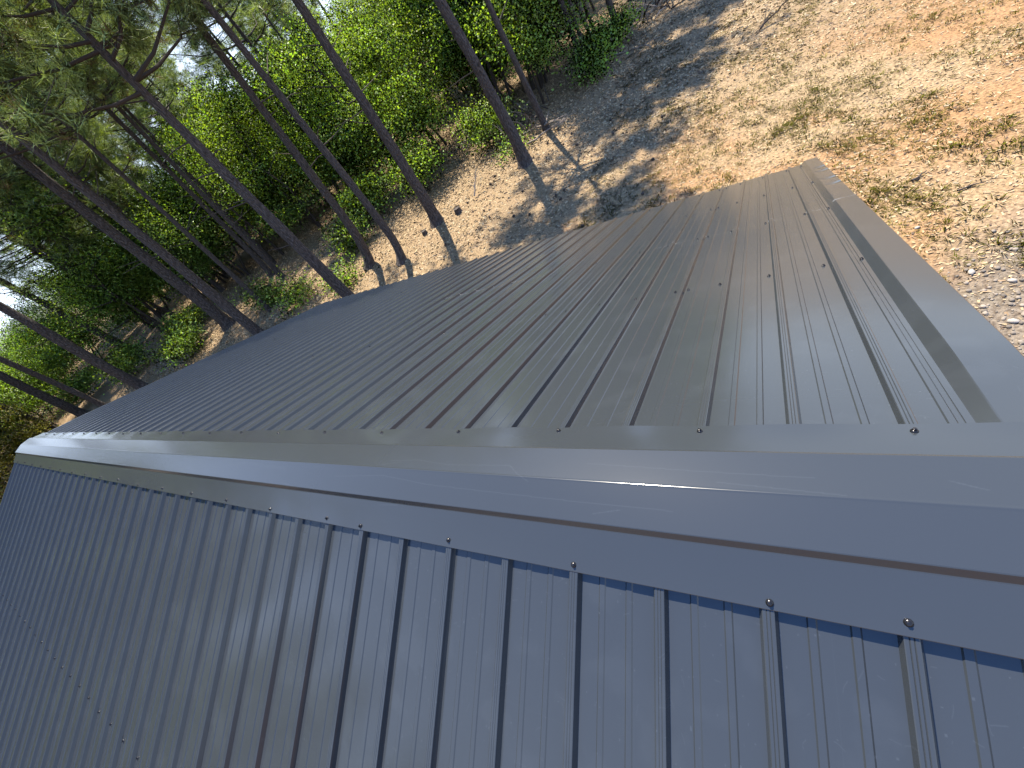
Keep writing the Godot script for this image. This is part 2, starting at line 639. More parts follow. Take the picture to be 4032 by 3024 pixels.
func grass_tuft(sd: int, count: int, height: float) -> ArrayMesh:
	var r := RandomNumberGenerator.new()
	r.seed = sd
	var st := begin()
	for i in count:
		var a := r.randf() * TAU
		var o := Vector3(cos(a), 0, sin(a)) * r.randf() * 0.15
		var d := Vector3(cos(a) * r.randf_range(0.6, 2.2), 1.0, sin(a) * r.randf_range(0.6, 2.2)).normalized()
		var w := Vector3(-sin(a), 0, cos(a)) * 0.006
		var L := height * r.randf_range(0.5, 1.2)
		var tip := o + d * L + Vector3(cos(a), -0.4, sin(a)) * L * 0.35
		var mid := o + d * L * 0.6
		var shade := r.randf_range(0.8, 1.2)
		st.set_color(Color(shade, shade, shade))
		var gn := w.cross(d).normalized()
		st.set_normal(gn if gn.y > 0 else -gn)
		for v in [o - w, o + w, mid + w, o - w, mid + w, mid - w, mid - w, mid + w, tip]:
			st.add_vertex(v)
	return st.commit()

var tufts := []
var clumps := []

# A pine: bare bent trunk with dead stubs, whorls of limbs high up, needle tufts along the limbs.
func pine(called: String, label: String, x: float, z: float, r0: float, lean: Vector2, height: float, crown_from: float, bend: float, density: int, sd: int, group := "") -> Node3D:
	var r := RandomNumberGenerator.new()
	r.seed = sd
	var base := Vector3(x, ground_at(x, z) - 0.08, z)
	var t := thing(called, label, "tree", base, group)
	var pts := []
	var radii := []
	var n := 34 if density > 1000 else 16
	var ph := r.randf() * TAU
	for k in n + 1:
		var f := float(k) / n
		var h := height * pow(f, 1.35)
		var sway := 0.10 * sin(h * 0.45 + ph) * minf(h * 0.3, 1.0)
		var foot := bend * exp(-h * 1.8)
		pts.append(Vector3(lean.x * h + sway * 0.6 - foot * 0.6, h, lean.y * h + sway * 0.5 + foot))
		radii.append(r0 * (1.0 - 0.82 * pow(h / height, 1.1)) * (1.0 + 0.75 * exp(-h * 4.5)))
	var st := begin()
	limb(st, pts, radii, 16 if density > 1000 else 8, 0.26, sd * 3.7)
	part("trunk", st.commit(), M.bark, t)
	var along := func(h: float) -> Vector3:
		for k in pts.size() - 1:
			if pts[k + 1].y >= h:
				return pts[k].lerp(pts[k + 1], (h - pts[k].y) / maxf(pts[k + 1].y - pts[k].y, 0.001))
		return pts[-1]
	# dead stubs below the crown
	st = begin()
	for i in (9 if density > 1000 else 3):
		var h := r.randf_range(crown_from * 0.35, crown_from)
		var a := r.randf() * TAU
		var p: Vector3 = along.call(h)
		var L := r.randf_range(0.3, 1.5)
		var d := Vector3(cos(a), r.randf_range(-0.1, 0.5), sin(a))
		limb(st, [p, p + d * L * 0.5 + Vector3(0, 0.05, 0), p + d * L + Vector3(r.randf_range(-0.1, 0.1), r.randf_range(-0.1, 0.25), 0)], [0.022, 0.014, 0.006], 5)
	var xf := []
	var cols := []
	var whorls := 11
	var per := density / (whorls * 3)
	for i in whorls:
		var f := float(i) / whorls
		var h := lerpf(crown_from, height * 0.97, pow(f, 0.9))
		for b in 3:
			var a := b * TAU / 3.0 + i * 1.9 + r.randf_range(-0.5, 0.5)
			var L := lerpf(3.0, 0.9, f) * r.randf_range(0.7, 1.2)
			var p: Vector3 = along.call(h + r.randf_range(-0.3, 0.3))
			var d := Vector3(cos(a), 0, sin(a))
			var c := [p, p + d * L * 0.3 + Vector3(0, L * 0.02, 0), p + d * L * 0.65 + Vector3(r.randf_range(-0.2, 0.2), L * 0.10, r.randf_range(-0.2, 0.2)), p + d * L + Vector3(r.randf_range(-0.3, 0.3), L * 0.30, r.randf_range(-0.3, 0.3))]
			limb(st, c, [0.042 * (1.2 - f), 0.032 * (1.2 - f), 0.02 * (1.2 - f), 0.007], 6)
			for q in 4:
				var e: Vector3 = c[2].lerp(c[3], r.randf_range(-0.4, 0.9))
				var dd := (d + Vector3(r.randfn(), r.randf_range(-0.3, 0.5), r.randfn()) * 0.8).normalized()
				var e2 := e + dd * L * 0.33
				limb(st, [e, e2], [0.014, 0.005], 4)
				for u in per / 4 + 1:
					var o := e.lerp(e2, r.randf_range(0.15, 1.15)) + Vector3(r.randfn(), r.randfn() * 0.7, r.randfn()) * 0.16 * L * 0.6
					var s := r.randf_range(0.8, 1.35) * (1.0 if density > 1000 else 1.45)
					var bs := Basis(Vector3(r.randfn(), r.randfn() * 0.5, r.randfn()).normalized(), r.randf_range(0, 1.4)).rotated(Vector3.UP, r.randf() * TAU).scaled(Vector3(s, s, s))
					xf.append(Transform3D(bs, o))
					var g := r.randf_range(0.75, 1.3)
					cols.append(Color(0.29 * g, 0.39 * g, 0.145 * g) if r.randf() > 0.06 else Color(0.20 * g, 0.13 * g, 0.06 * g))
	part("branches", st.commit(), M.twig, t)
	var cr := many("crown", tufts[sd % tufts.size()], M.needles, t, xf, cols)
	cr.set_meta("kind", "stuff")
	return t

# A broadleaf tree or bush: thin forked stems and a loose crown of leaf clumps with gaps.
func broadleaf(called: String, label: String, category: String, x: float, z: float, height: float, wide: float, clump_count: int, hue: Color, sd: int, group := "") -> Node3D:
	var r := RandomNumberGenerator.new()
	r.seed = sd
	var base := Vector3(x, ground_at(x, z) - 0.04, z)
	var t := thing(called, label, category, base, group)
	var st := begin()
	var tips := []
	var stems := 1 if category == "tree" else 4
	for s in stems:
		var a := r.randf() * TAU
		var off := Vector3(cos(a), 0, sin(a)) * (0.0 if stems == 1 else 0.12)
		var top := Vector3(r.randf_range(-0.2, 0.2) * wide, height * 0.92, r.randf_range(-0.2, 0.2) * wide) + off * 4.0
		var mid := top * 0.5 + Vector3(r.randf_range(-0.15, 0.15), 0, r.randf_range(-0.15, 0.15)) * wide
		var rr := 0.012 * height + 0.01
		limb(st, [off, mid * 0.5 + off * 0.5, mid, top], [rr, rr * 0.8, rr * 0.6, 0.006], 7)
		var forks := 7 if stems == 1 else 3
		for f in forks:
			var p := mid.lerp(top, r.randf_range(-0.5, 0.8))
			var b := r.randf() * TAU
			var e := p + Vector3(cos(b) * wide * r.randf_range(0.3, 0.5), height * r.randf_range(0.02, 0.18), sin(b) * wide * r.randf_range(0.3, 0.5))
			limb(st, [p, p.lerp(e, 0.5) + Vector3(0, 0.08, 0), e], [rr * 0.4, rr * 0.28, 0.005], 5)
			tips.append(e)
			tips.append(p.lerp(e, 0.6))
		tips.append(top)
	part("trunk" if category == "tree" else "stems", st.commit(), M.twig, t)
	var xf := []
	var cols := []
	for i in clump_count:
		var c: Vector3 = tips[r.randi() % tips.size()]
		var o := c + Vector3(r.randfn() * wide, r.randfn() * height * 0.5, r.randfn() * wide) * 0.10
		o.y = maxf(o.y, 0.12)
		var s := r.randf_range(0.7, 1.3)
		xf.append(Transform3D(Basis(Vector3.UP, r.randf() * TAU).rotated(Vector3.RIGHT, r.randf_range(-0.4, 0.4)).scaled(Vector3(s, s, s)), o))
		var g := r.randf_range(0.5, 1.35)
		cols.append(Color(hue.r * g * r.randf_range(0.85, 1.2), hue.g * g, hue.b * g))
	var cr := many("crown" if category == "tree" else "foliage", clumps[sd % clumps.size()], M.leaves, t, xf, cols)
	cr.set_meta("kind", "stuff")
	return t

func make_forest() -> void:
	for i in 4:
		tufts.append(needle_tuft(40 + i, 50, 0.27))
		clumps.append(leaf_clump(50 + i, 56, 0.088, 0.62))
	# x, z, radius, lean x, lean z, height, crown from, foot bend, label
	var front := [
		[-11.96, -7.55, 0.205, -0.002, 0.002, 12.0, 7.4, 0.0, "thick grey-barked pine whose foot is hidden right behind the far roof eave"],
		[-10.46, -11.77, 0.215, 0.023, -0.019, 14.5, 9.0, 0.10, "thick pine with a dead stub at its foot and a straight shadow toward the eave"],
		[-7.27, -13.84, 0.215, -0.049, 0.025, 14.0, 9.0, 0.12, "rightmost of the thick pines, foot in dappled shade beside the fallen branches"],
		[-11.20, -10.11, 0.150, -0.001, 0.001, 14.5, 8.5, 0.32, "right one of two thin pines with crooked feet just past the eave"],
		[-13.12, -10.44, 0.180, 0.05, -0.055, 14.5, 8.5, 0.34, "left one of two pines with crooked feet just past the eave"],
		[-22.44, -8.65, 0.290, 0.012, -0.029, 17.0, 8.5, 0.05, "thick dark pine standing in the open sunlit strip left of the roof corner"],
		[-17.55, -7.06, 0.215, 0.014, -0.031, 15.0, 8.5, 0.0, "grey pine close behind the roof corner, right of the thick dark pine"],
		[-19.29, -9.05, 0.115, 0.021, -0.042, 16.0, 8.0, 0.0, "slim dark pine with leafy sprouts round its foot, behind the roof corner"],
		[-22.40, -12.25, 0.150, 0.030, -0.051, 18.0, 8.5, 0.06, "left one of the slim pines clustered in the sunlit clearing"],
		[-20.76, -11.62, 0.135, 0.032, -0.053, 18.0, 8.5, 0.05, "right one of the slim pines clustered in the sunlit clearing"],
		[-23.60, -13.60, 0.12, 0.030, -0.051, 17.0, 8.5, 0.05, "rearmost of the slim pines clustered in the sunlit clearing"],
		[-26.02, -5.02, 0.245, 0.001, -0.003, 17.0, 9.5, 0.0, "thick pine cut off at its foot halfway along the left roof edge"],
		[-36.86, -9.01, 0.260, -0.02, 0.06, 18.0, 10.0, 0.0, "shaded thick pine behind the bushes, left of the roof edge"],
		[-29.72, -4.10, 0.150, -0.009, 0.04, 19.0, 9.5, 0.0, "thin grey pine near the left end of the roof"],
		[-32.86, -3.72, 0.245, 0.0, 0.002, 17.0, 9.5, 0.0, "dark thick pine nearest the left end of the ridge, streaky shade at its foot"],
		[-37.11, -2.94, 0.190, -0.002, 0.021, 19.0, 9.0, 0.0, "short visible pine trunk just above the left end of the ridge"],
		[-6.98, -15.84, 0.131, -0.031, 0.013, 11.0, 7.0, 0.0, "thin pine right beside the brush heap"],
		[-6.34, -20.44, 0.138, -0.016, 0.005, 10.5, 7.0, 0.0, "thicker one of two pines growing side by side at the forest edge"],
		[-6.11, -20.40, 0.085, 0.025, -0.009, 9.5, 6.5, 0.0, "thinner one of two pines growing side by side at the forest edge"],
		[-5.44, -24.02, 0.148, -0.045, 0.010, 10.5, 7.0, 0.0, "pine at the top edge of the picture beside the root heap"],
	]
	var i := 0
	for f in front:
		i += 1
		pine("pine_tree", f[8], f[0], f[1], f[2] * 0.9, Vector2(f[3], f[4]), f[5], f[6], f[7], 1010, 100 + i)
	var r := RandomNumberGenerator.new()
	r.seed = 9
	# the forest behind: 60 more pines, farther back
	var made := 0
	while made < 48:
		var ang := r.randf_range(0.30, 1.62)                  # open sky low on the left
		var dist := r.randf_range(27.0, 66.0)
		var x := -cos(ang) * dist
		var z := -sin(ang) * dist
		if z > -6.0 and x > -40.0 or x > -4.0:
			continue
		if -x * 0.6 - z * 0.8 < 23.0:
			continue
		made += 1
		pine("pine_tree", "slender pine deep in the shaded wood behind the front row of pines", x, z, r.randf_range(0.10, 0.2), Vector2(r.randf_range(-0.03, 0.03), r.randf_range(-0.03, 0.03)), r.randf_range(14, 19), r.randf_range(4.5, 7.5), 0.0, 520, 200 + made, "pines in the wood behind")
	# pines beyond the left end on the near side, which the near slope mirrors
	made = 0
	while made < 34:
		var ang := r.randf_range(0.06, 0.95)
		var dist := r.randf_range(24.0, 46.0)
		made += 1
		pine("pine_tree", "pine beyond the left gable, on the near side of the ridge line", -cos(ang) * dist, sin(ang) * dist, r.randf_range(0.13, 0.2), Vector2(r.randf_range(-0.03, 0.03), r.randf_range(-0.03, 0.03)), r.randf_range(14, 19), r.randf_range(3.5, 6.0), 0.0, 960, 600 + made, "pines beyond the left gable")
	var leaf := Color(0.235, 0.385, 0.08)             # one leaf green for the whole wood
	made = 0
	while made < 26:
		var ang := r.randf_range(0.29, 0.62)
		var dist := r.randf_range(31.0, 56.0)
		made += 1
		pine("pine_tree", "slender pine deep in the shaded wood behind the front row of pines", -cos(ang) * dist, -sin(ang) * dist, r.randf_range(0.09, 0.16), Vector2(r.randf_range(-0.02, 0.02), r.randf_range(-0.02, 0.02)), r.randf_range(15, 20), r.randf_range(5.5, 8.0), 0.0, 360, 800 + made, "pines in the wood behind")
	made = 0
	while made < 30:
		var ang := r.randf_range(0.30, 1.36)
		var f := r.randf_range(21.5, 26.5) if ang > 0.8 else r.randf_range(24.5, 30.0)
		var dist := f / (cos(ang) * 0.6 + sin(ang) * 0.8)
		made += 1
		broadleaf("broadleaf_tree", "leafy sapling in the row at the sunlit edge of the wood", "tree", -cos(ang) * dist, -sin(ang) * dist, r.randf_range(3.5, 7.5), r.randf_range(3.0, 4.6), 170, leaf, 900 + made, "leafy saplings at the edge of the wood")
	made = 0
	while made < 26:
		var ang := r.randf_range(0.06, 0.95)
		var dist := r.randf_range(26.0, 44.0)
		made += 1
		broadleaf("broadleaf_tree", "leafy tree beyond the left gable, on the near side of the ridge line", "tree", -cos(ang) * dist, sin(ang) * dist, r.randf_range(7.0, 11.0), r.randf_range(5.5, 7.5), 460, leaf, 700 + made, "leafy trees beyond the left gable")
	made = 0
	while made < 26:                                 # low growth under the open sky on the left
		var ang := r.randf_range(0.0, 0.31)
		var dist := r.randf_range(39.0, 62.0)
		made += 1
		broadleaf("broadleaf_tree", "low leafy tree far off in the opening past the left gable", "tree", -cos(ang) * dist, -sin(ang) * dist, r.randf_range(3.4, 4.6) + 3.0 * smoothstep(0.13, 0.30, ang), r.randf_range(4.5, 7.0), 260, leaf, 1000 + made, "low trees far past the left gable")
	# understorey: x, z, height, width, clumps, colour, label
	var small := [
		[-20.6, -15.4, 5.6, 4.2, 420, leaf, "round green young tree between two crooked pines and the thick pine"],
		[-17.2, -17.6, 5.0, 3.6, 330, leaf, "leafy green young tree behind the crooked pines"],
		[-14.2, -19.6, 6.4, 4.2, 430, leaf, "tall green young tree left of the two thick right pines"],
		[-12.6, -17.0, 3.6, 2.6, 230, leaf, "low leafy tree at the sunlit forest edge between the two thick right pines"],
		[-12.4, -22.4, 7.4, 4.4, 460, leaf, "tallest green young tree behind the thick right pines"],
		[-10.0, -20.6, 5.6, 3.8, 380, leaf, "leafy young tree overhanging the brush heap"],
		[-8.6, -22.6, 6.6, 4.2, 420, leaf, "green young tree right of the brush heap"],
		[-7.8, -18.6, 4.0, 2.6, 220, leaf, "small green tree with drooping leaves beside the thin pine"],
		[-7.0, -26.2, 7.0, 4.6, 420, leaf, "leafy green tree in the far shade at the upper forest edge"],
		[-30.0, -14.2, 6.0, 5.0, 430, leaf, "wide leafy green tree in the shade left of the slim pine cluster"],
		[-27.4, -17.8, 6.4, 4.8, 400, leaf, "green tree behind the slim pine cluster"],
		[-33.6, -11.2, 5.6, 5.0, 430, leaf, "wide leafy green tree behind the thick dark pine"],
		[-38.4, -12.6, 5.4, 5.2, 430, leaf, "green tree above the thick cut off pine"],
		[-41.8, -8.6, 3.6, 4.8, 360, leaf, "green tree low above the left end of the roof"],
		[-46.0, -6.8, 3.6, 5.4, 380, leaf, "green tree at the left edge of the picture"],
		[-24.2, -19.4, 6.6, 4.4, 400, leaf, "sunlit green tree rising over the slim pine cluster"],
	]
	for s in small:
		i += 1
		broadleaf("broadleaf_tree", s[6], "tree", s[0], s[1], s[2], s[3], s[4] * 6 / 10, s[5], 300 + i)
	made = 0
	while made < 130:
		var ang := r.randf_range(0.29, 1.6)
		var dist := r.randf_range(27.0, 58.0)
		var x := -cos(ang) * dist
		var z := -sin(ang) * dist
		if z > -7.0 and x > -44.0 or x > -5.0:
			continue
		if -x * 0.6 - z * 0.8 < 25.5:
			continue
		made += 1
		var hue: Color = leaf
		broadleaf("broadleaf_tree", "leafy young tree deep in the wood between the background pines", "tree", x, z, r.randf_range(4.5, 8.5), r.randf_range(4.0, 6.5), 230, hue, 400 + made, "leafy trees in the wood behind")
	# shrubs: x, z, height, width, clumps, colour, label
	var shrubs := [
		[-19.6, -9.6, 1.0, 1.2, 60, leaf, "leafy sprout bush at the foot of the slim dark pine"],
		[-14.9, -11.8, 1.1, 1.3, 60, leaf, "small green bush in the shade left of the crooked pines"],
		[-13.9, -9.3, 0.6, 0.9, 30, leaf, "low green bush beside the eave below the crooked pines"],
		[-15.6, -14.0, 1.6, 1.8, 110, leaf, "green bush in the dark hollow behind the crooked pines"],
		[-12.4, -14.6, 1.7, 1.5, 100, leaf, "green bush beside the thick pine with the dead stub"],
		[-9.6, -16.4, 1.6, 1.6, 90, leaf, "leafy bush left of the brush heap"],
		[-7.9, -14.9, 0.5, 0.6, 20, leaf, "tiny pale sprout below the fallen branches"],
		[-5.6, -19.0, 1.2, 1.3, 70, leaf, "green bush at the foot of the paired pines"],
		[-5.0, -21.5, 1.0, 1.3, 60, leaf, "dark bush right of the paired pines"],
		[-23.8, -7.2, 1.3, 1.8, 90, leaf, "bush just above the roof edge, left of the thick dark pine"],
		[-26.6, -9.2, 1.2, 1.8, 80, leaf, "green bush in the bright strip beside the dark shade"],
		[-30.4, -6.4, 1.6, 2.2, 110, leaf, "green bush between the thick cut off pine and the thin grey pine"],
		[-35.0, -4.9, 1.8, 2.6, 120, leaf, "green bush behind the dark thick pine near the ridge end"],
		[-34.0, -1.2, 2.6, 3.2, 200, Color(0.24, 0.24, 0.06), "yellowish bush beyond the left end of the ridge cap"],
		[-29.0, 1.2, 2.4, 3.2, 200, Color(0.26, 0.25, 0.07), "pale yellow bush left of the near roof slope"],
		[-38.0, 0.6, 3.4, 4.0, 240, Color(0.19, 0.22, 0.05), "tall olive bush behind the yellowish bushes"],
		[-16.8, -8.8, 0.7, 0.9, 36, leaf, "small sprout bush just past the eave beside the grey pine"],
	]
	for s in shrubs:
		i += 1
		broadleaf("shrub", s[6], "shrub", s[0], s[1], s[2], s[3], s[4], s[5], 500 + i)

# ---------------------------------------------------------------- ground
func soil_color(x: float, z: float) -> Color:
	var f := -x * 0.6 - z * 0.8
	var n := coarse.get_noise_2d(x * 4.0, z * 4.0)
	var m := fine.get_noise_2d(x * 5.0 + 90.0, z * 5.0)
	var orange := Color(0.29, 0.175, 0.082)
	var sand := Color(0.30, 0.225, 0.13)
	var straw := Color(0.255, 0.188, 0.108)
	var red := Color(0.27, 0.14, 0.06)
	var yard := sand.lerp(orange, smoothstep(-0.25, 0.35, n + x * 0.05))
	yard = yard.lerp(red, 0.6 * smoothstep(0.2, 0.5, m))
	var c := yard.lerp(straw, smoothstep(9.0, 13.5, f + n * 2.0))
	var gd := Vector2(x - 2.3, z + 4.2)
	var grey := Color(0.17, 0.145, 0.115)
	c = c.lerp(grey, smoothstep(2.0, 0.9, absf(gd.x * 0.35 + gd.y * 0.9) + n * 0.8) * (1.0 if z > -9.0 else 0.0))
	return c * (0.92 + 0.16 * m)

func make_ground() -> void:
	var xs := []
	var v := -130.0
	while v < 110.0:
		xs.append(v)
		v += 0.28 if v > -26.0 and v < 8.0 else 2.5
	var zs := []
	v = -130.0
	while v < 90.0:
		zs.append(v)
		v += 0.28 if v > -27.0 and v < 1.0 else 2.5
	var st := begin()
	for z in zs:
		for x in xs:
			st.set_color(soil_color(x, z))
			st.set_uv(Vector2(x, z) / 2.3)
			st.add_vertex(Vector3(x, bump_at(x, z), z))
	var w := xs.size()
	for k in zs.size() - 1:
		for j in w - 1:
			var a := k * w + j
			for q in [a, a + 1, a + w + 1, a, a + w + 1, a + w]:
				st.add_index(q)
	st.generate_normals()
	st.generate_tangents()
	var g := part("ground", st.commit(), M.soil, self)
	g.set_meta("kind", "structure")
	g.set_meta("label", "sunlit orange clay ground strewn with straw and pine litter")
	var r := RandomNumberGenerator.new()
	r.seed = 3
	# straw, bark chips and dead leaves
	var chip := begin()
	for t in [[Vector3(-0.5, 0, -0.22), Vector3(0.5, 0.05, -0.12), Vector3(0.42, 0.18, 0.2)], [Vector3(-0.5, 0, -0.22), Vector3(0.42, 0.18, 0.2), Vector3(-0.4, 0.12, 0.24)]]:
		var n: Vector3 = (t[2] - t[0]).cross(t[1] - t[0]).normalized()
		chip.set_normal(n if n.y > 0 else -n)
		for p in t:
			chip.add_vertex(p)
	var xf := []
	var cols := []
	while xf.size() < 130000:
		var x := r.randf_range(-30.0, 8.0)
		var z := r.randf_range(-27.0, -2.0)
		if x > -9.0 and x < 0.2 and z > -4.9:
			continue
		var f := -x * 0.6 - z * 0.8
		if f > 30.0 or r.randf() > 0.55 + 0.6 * coarse.get_noise_2d(x * 7.0, z * 7.0):
			continue
		var wood := smoothstep(9.0, 13.0, f)
		var s := r.randf_range(0.02, 0.065) * (1.0 + 0.6 * wood)
		var b := Basis(Vector3(r.randfn(), 0, r.randfn()).normalized(), r.randf_range(0.0, 0.5 + 0.5 * wood)).rotated(Vector3.UP, r.randf() * TAU).scaled(Vector3(s * r.randf_range(0.7, 1.5), s, s))
		xf.append(Transform3D(b, Vector3(x, bump_at(x, z) + 0.006, z)))
		var q := r.randf() + 0.16 * wood
		var c := Color(0.32, 0.235, 0.13) if q < 0.5 else (Color(0.25, 0.17, 0.095) if q < 0.8 else (Color(0.08, 0.05, 0.03) if q < 0.92 else Color(0.31, 0.245, 0.15)))
		cols.append(c * r.randf_range(0.8, 1.15))
	var lit := many("leaf_litter", chip.commit(), M.litter, self, xf, cols)
	tag(lit, "straw, bark chips and dead leaves strewn over the clay ground", "litter")
	lit.set_meta("kind", "stuff")
	# grass
	var blade := grass_tuft(60, 12, 0.12)
	xf = []
	cols = []
	var patches := [[0.54, -10.54, 1.0, 260], [-0.43, -12.04, 1.3, 260], [2.25, -9.63, 0.7, 120], [2.74, -8.21, 0.6, 120], [-2.17, -10.17, 1.8, 420], [0.94, -9.43, 0.7, 120], [1.3, -12.85, 1.6, 200], [2.05, -5.89, 0.4, 70], [1.22, -7.35, 0.45, 80], [-0.94, -13.11, 1.4, 220], [1.82, -6.91, 0.4, 50], [3.4, -7.4, 0.7, 120], [4.0, -10.6, 1.4, 180], [0.6, -15.8, 2.2, 300], [3.4, -14.5, 2.4, 260], [-2.6, -17.5, 1.6, 120], [-1.2, -8.6, 1.2, 260], [-3.0, -8.2, 1.4, 220], [2.6, -5.4, 0.35, 60], [1.6, -18.5, 2.4, 260]]
	for p in patches:
		for k in int(p[3] * 0.8):
			var x: float = p[0] + r.randfn() * p[2] * 0.75
			var z: float = p[1] + r.randfn() * p[2] * 0.65
			if z > -4.9 and x < 0.3:
				continue
			if fine.get_noise_2d(x * 14.0, z * 14.0) < -0.12:
				continue
			var s := r.randf_range(0.35, 0.9)
			xf.append(Transform3D(Basis(Vector3.UP, r.randf() * TAU).scaled(Vector3(s, s * r.randf_range(0.7, 1.1), s)), Vector3(x, bump_at(x, z) - 0.005, z)))
			var g2 := r.randf_range(0.75, 1.25)
			cols.append(Color(0.40 * g2, 0.45 * g2, 0.13 * g2) if r.randf() < 0.7 else Color(0.33 * g2, 0.28 * g2, 0.12 * g2))
	var want := xf.size() + 5200
	while xf.size() < want:
		var x := r.randf_range(-4.5, 7.0)
		var z := r.randf_range(-21.0, -5.0)
		if z > -5.2 and x < 0.4 or fine.get_noise_2d(x * 5.0, z * 5.0) + 0.5 * coarse.get_noise_2d(x * 3.0, z * 3.0) < r.randf_range(-0.15, 0.5):
			continue
		var s := r.randf_range(0.3, 0.75)
		xf.append(Transform3D(Basis(Vector3.UP, r.randf() * TAU).scaled(Vector3(s, s * 0.8, s)), Vector3(x, bump_at(x, z) - 0.004, z)))
		var g2 := r.randf_range(0.75, 1.25)
		cols.append(Color(0.40 * g2, 0.44 * g2, 0.13 * g2) if r.randf() < 0.6 else Color(0.35 * g2, 0.29 * g2, 0.13 * g2))
	var gr := many("grass", blade, M.grass, self, xf, cols)
	tag(gr, "thin patches of short green grass on the clay", "grass")
	gr.set_meta("kind", "stuff")
	# gravel and pebbles by the near gable
	var peb := rock_mesh(5, 0.5)
	xf = []
	cols = []
	while xf.size() < 6000:
		var x := r.randf_range(0.3, 7.0)
		var z := r.randf_range(-8.0, -1.5)
		var lane := absf((x - 2.3) * 0.35 + (z + 4.2) * 0.9)
		if r.randf() > 1.0 - lane * 0.62:
			continue
		var s := 0.014 + 0.045 * pow(r.randf(), 3.0)
		xf.append(Transform3D(Basis(Vector3(r.randfn(), r.randfn(), r.randfn()).normalized(), r.randf() * TAU).scaled(Vector3(s, s * 0.75, s)), Vector3(x, bump_at(x, z) + s * 0.15, z)))
		var q := r.randf_range(0.08, 0.22)
		cols.append(Color(q, q * 0.84, q * 0.67))
	var pb := many("gravel", peb, M.litter, self, xf, cols)
	tag(pb, "grey gravel strip beside the gable end of the building", "gravel")
	pb.set_meta("kind", "stuff")

func rock_mesh(sd: int, size: float) -> ArrayMesh:
	var r := RandomNumberGenerator.new()
	r.seed = sd
	var sp := SphereMesh.new()
	sp.radius = size
	sp.height = size * 2.0
	sp.radial_segments = 9
	sp.rings = 5
	var arr := sp.get_mesh_arrays()
	var vs: PackedVector3Array = arr[Mesh.ARRAY_VERTEX]
	var st := begin()
	var off := r.randf() * 100.0
	for i in arr[Mesh.ARRAY_INDEX]:
		var p: Vector3 = vs[i]
		st.set_smooth_group(-1 if size < 0.3 else 0)
		st.set_color(Color.WHITE)
		st.add_vertex(p * (1.0 + 0.45 * coarse.get_noise_3d(p.x * 60.0 / size * 0.5 + off, p.y * 60.0 / size * 0.5, p.z * 60.0 / size * 0.5)))
	st.generate_normals()
	return st.commit()

func stick(label: String, category: String, at: Vector3, dir: Vector3, length: float, rad: float, forks: int, m: Material, sd: int, called := "fallen_branch") -> void:
	var r := RandomNumberGenerator.new()
	r.seed = sd
	var o := thing(called, label, category, at)
	var st := begin()
	var pts := []
	var radii := []
	for k in 6:
		var f := k / 5.0
		pts.append(dir.normalized() * length * f + Vector3(r.randf_range(-0.05, 0.05) * length, rad + absf(r.randf_range(0, 0.05)) * length, r.randf_range(-0.05, 0.05) * length))
		radii.append(rad * (1.0 - 0.7 * f))
	limb(st, pts, radii, 7, 0.2, sd)
	part("stem", st.commit(), m, o)
	for k in forks:
		st = begin()
		var p: Vector3 = pts[r.randi_range(1, 4)]
		var d := (dir.normalized() + Vector3(r.randfn(), absf(r.randfn()) * 0.6, r.randfn()) * 0.8).normalized()
		var L := length * r.randf_range(0.25, 0.5)
		limb(st, [p, p + d * L * 0.5 + Vector3(0, 0.03, 0), p + d * L], [rad * 0.45, rad * 0.3, rad * 0.12], 5)
		part("twig", st.commit(), m, o)

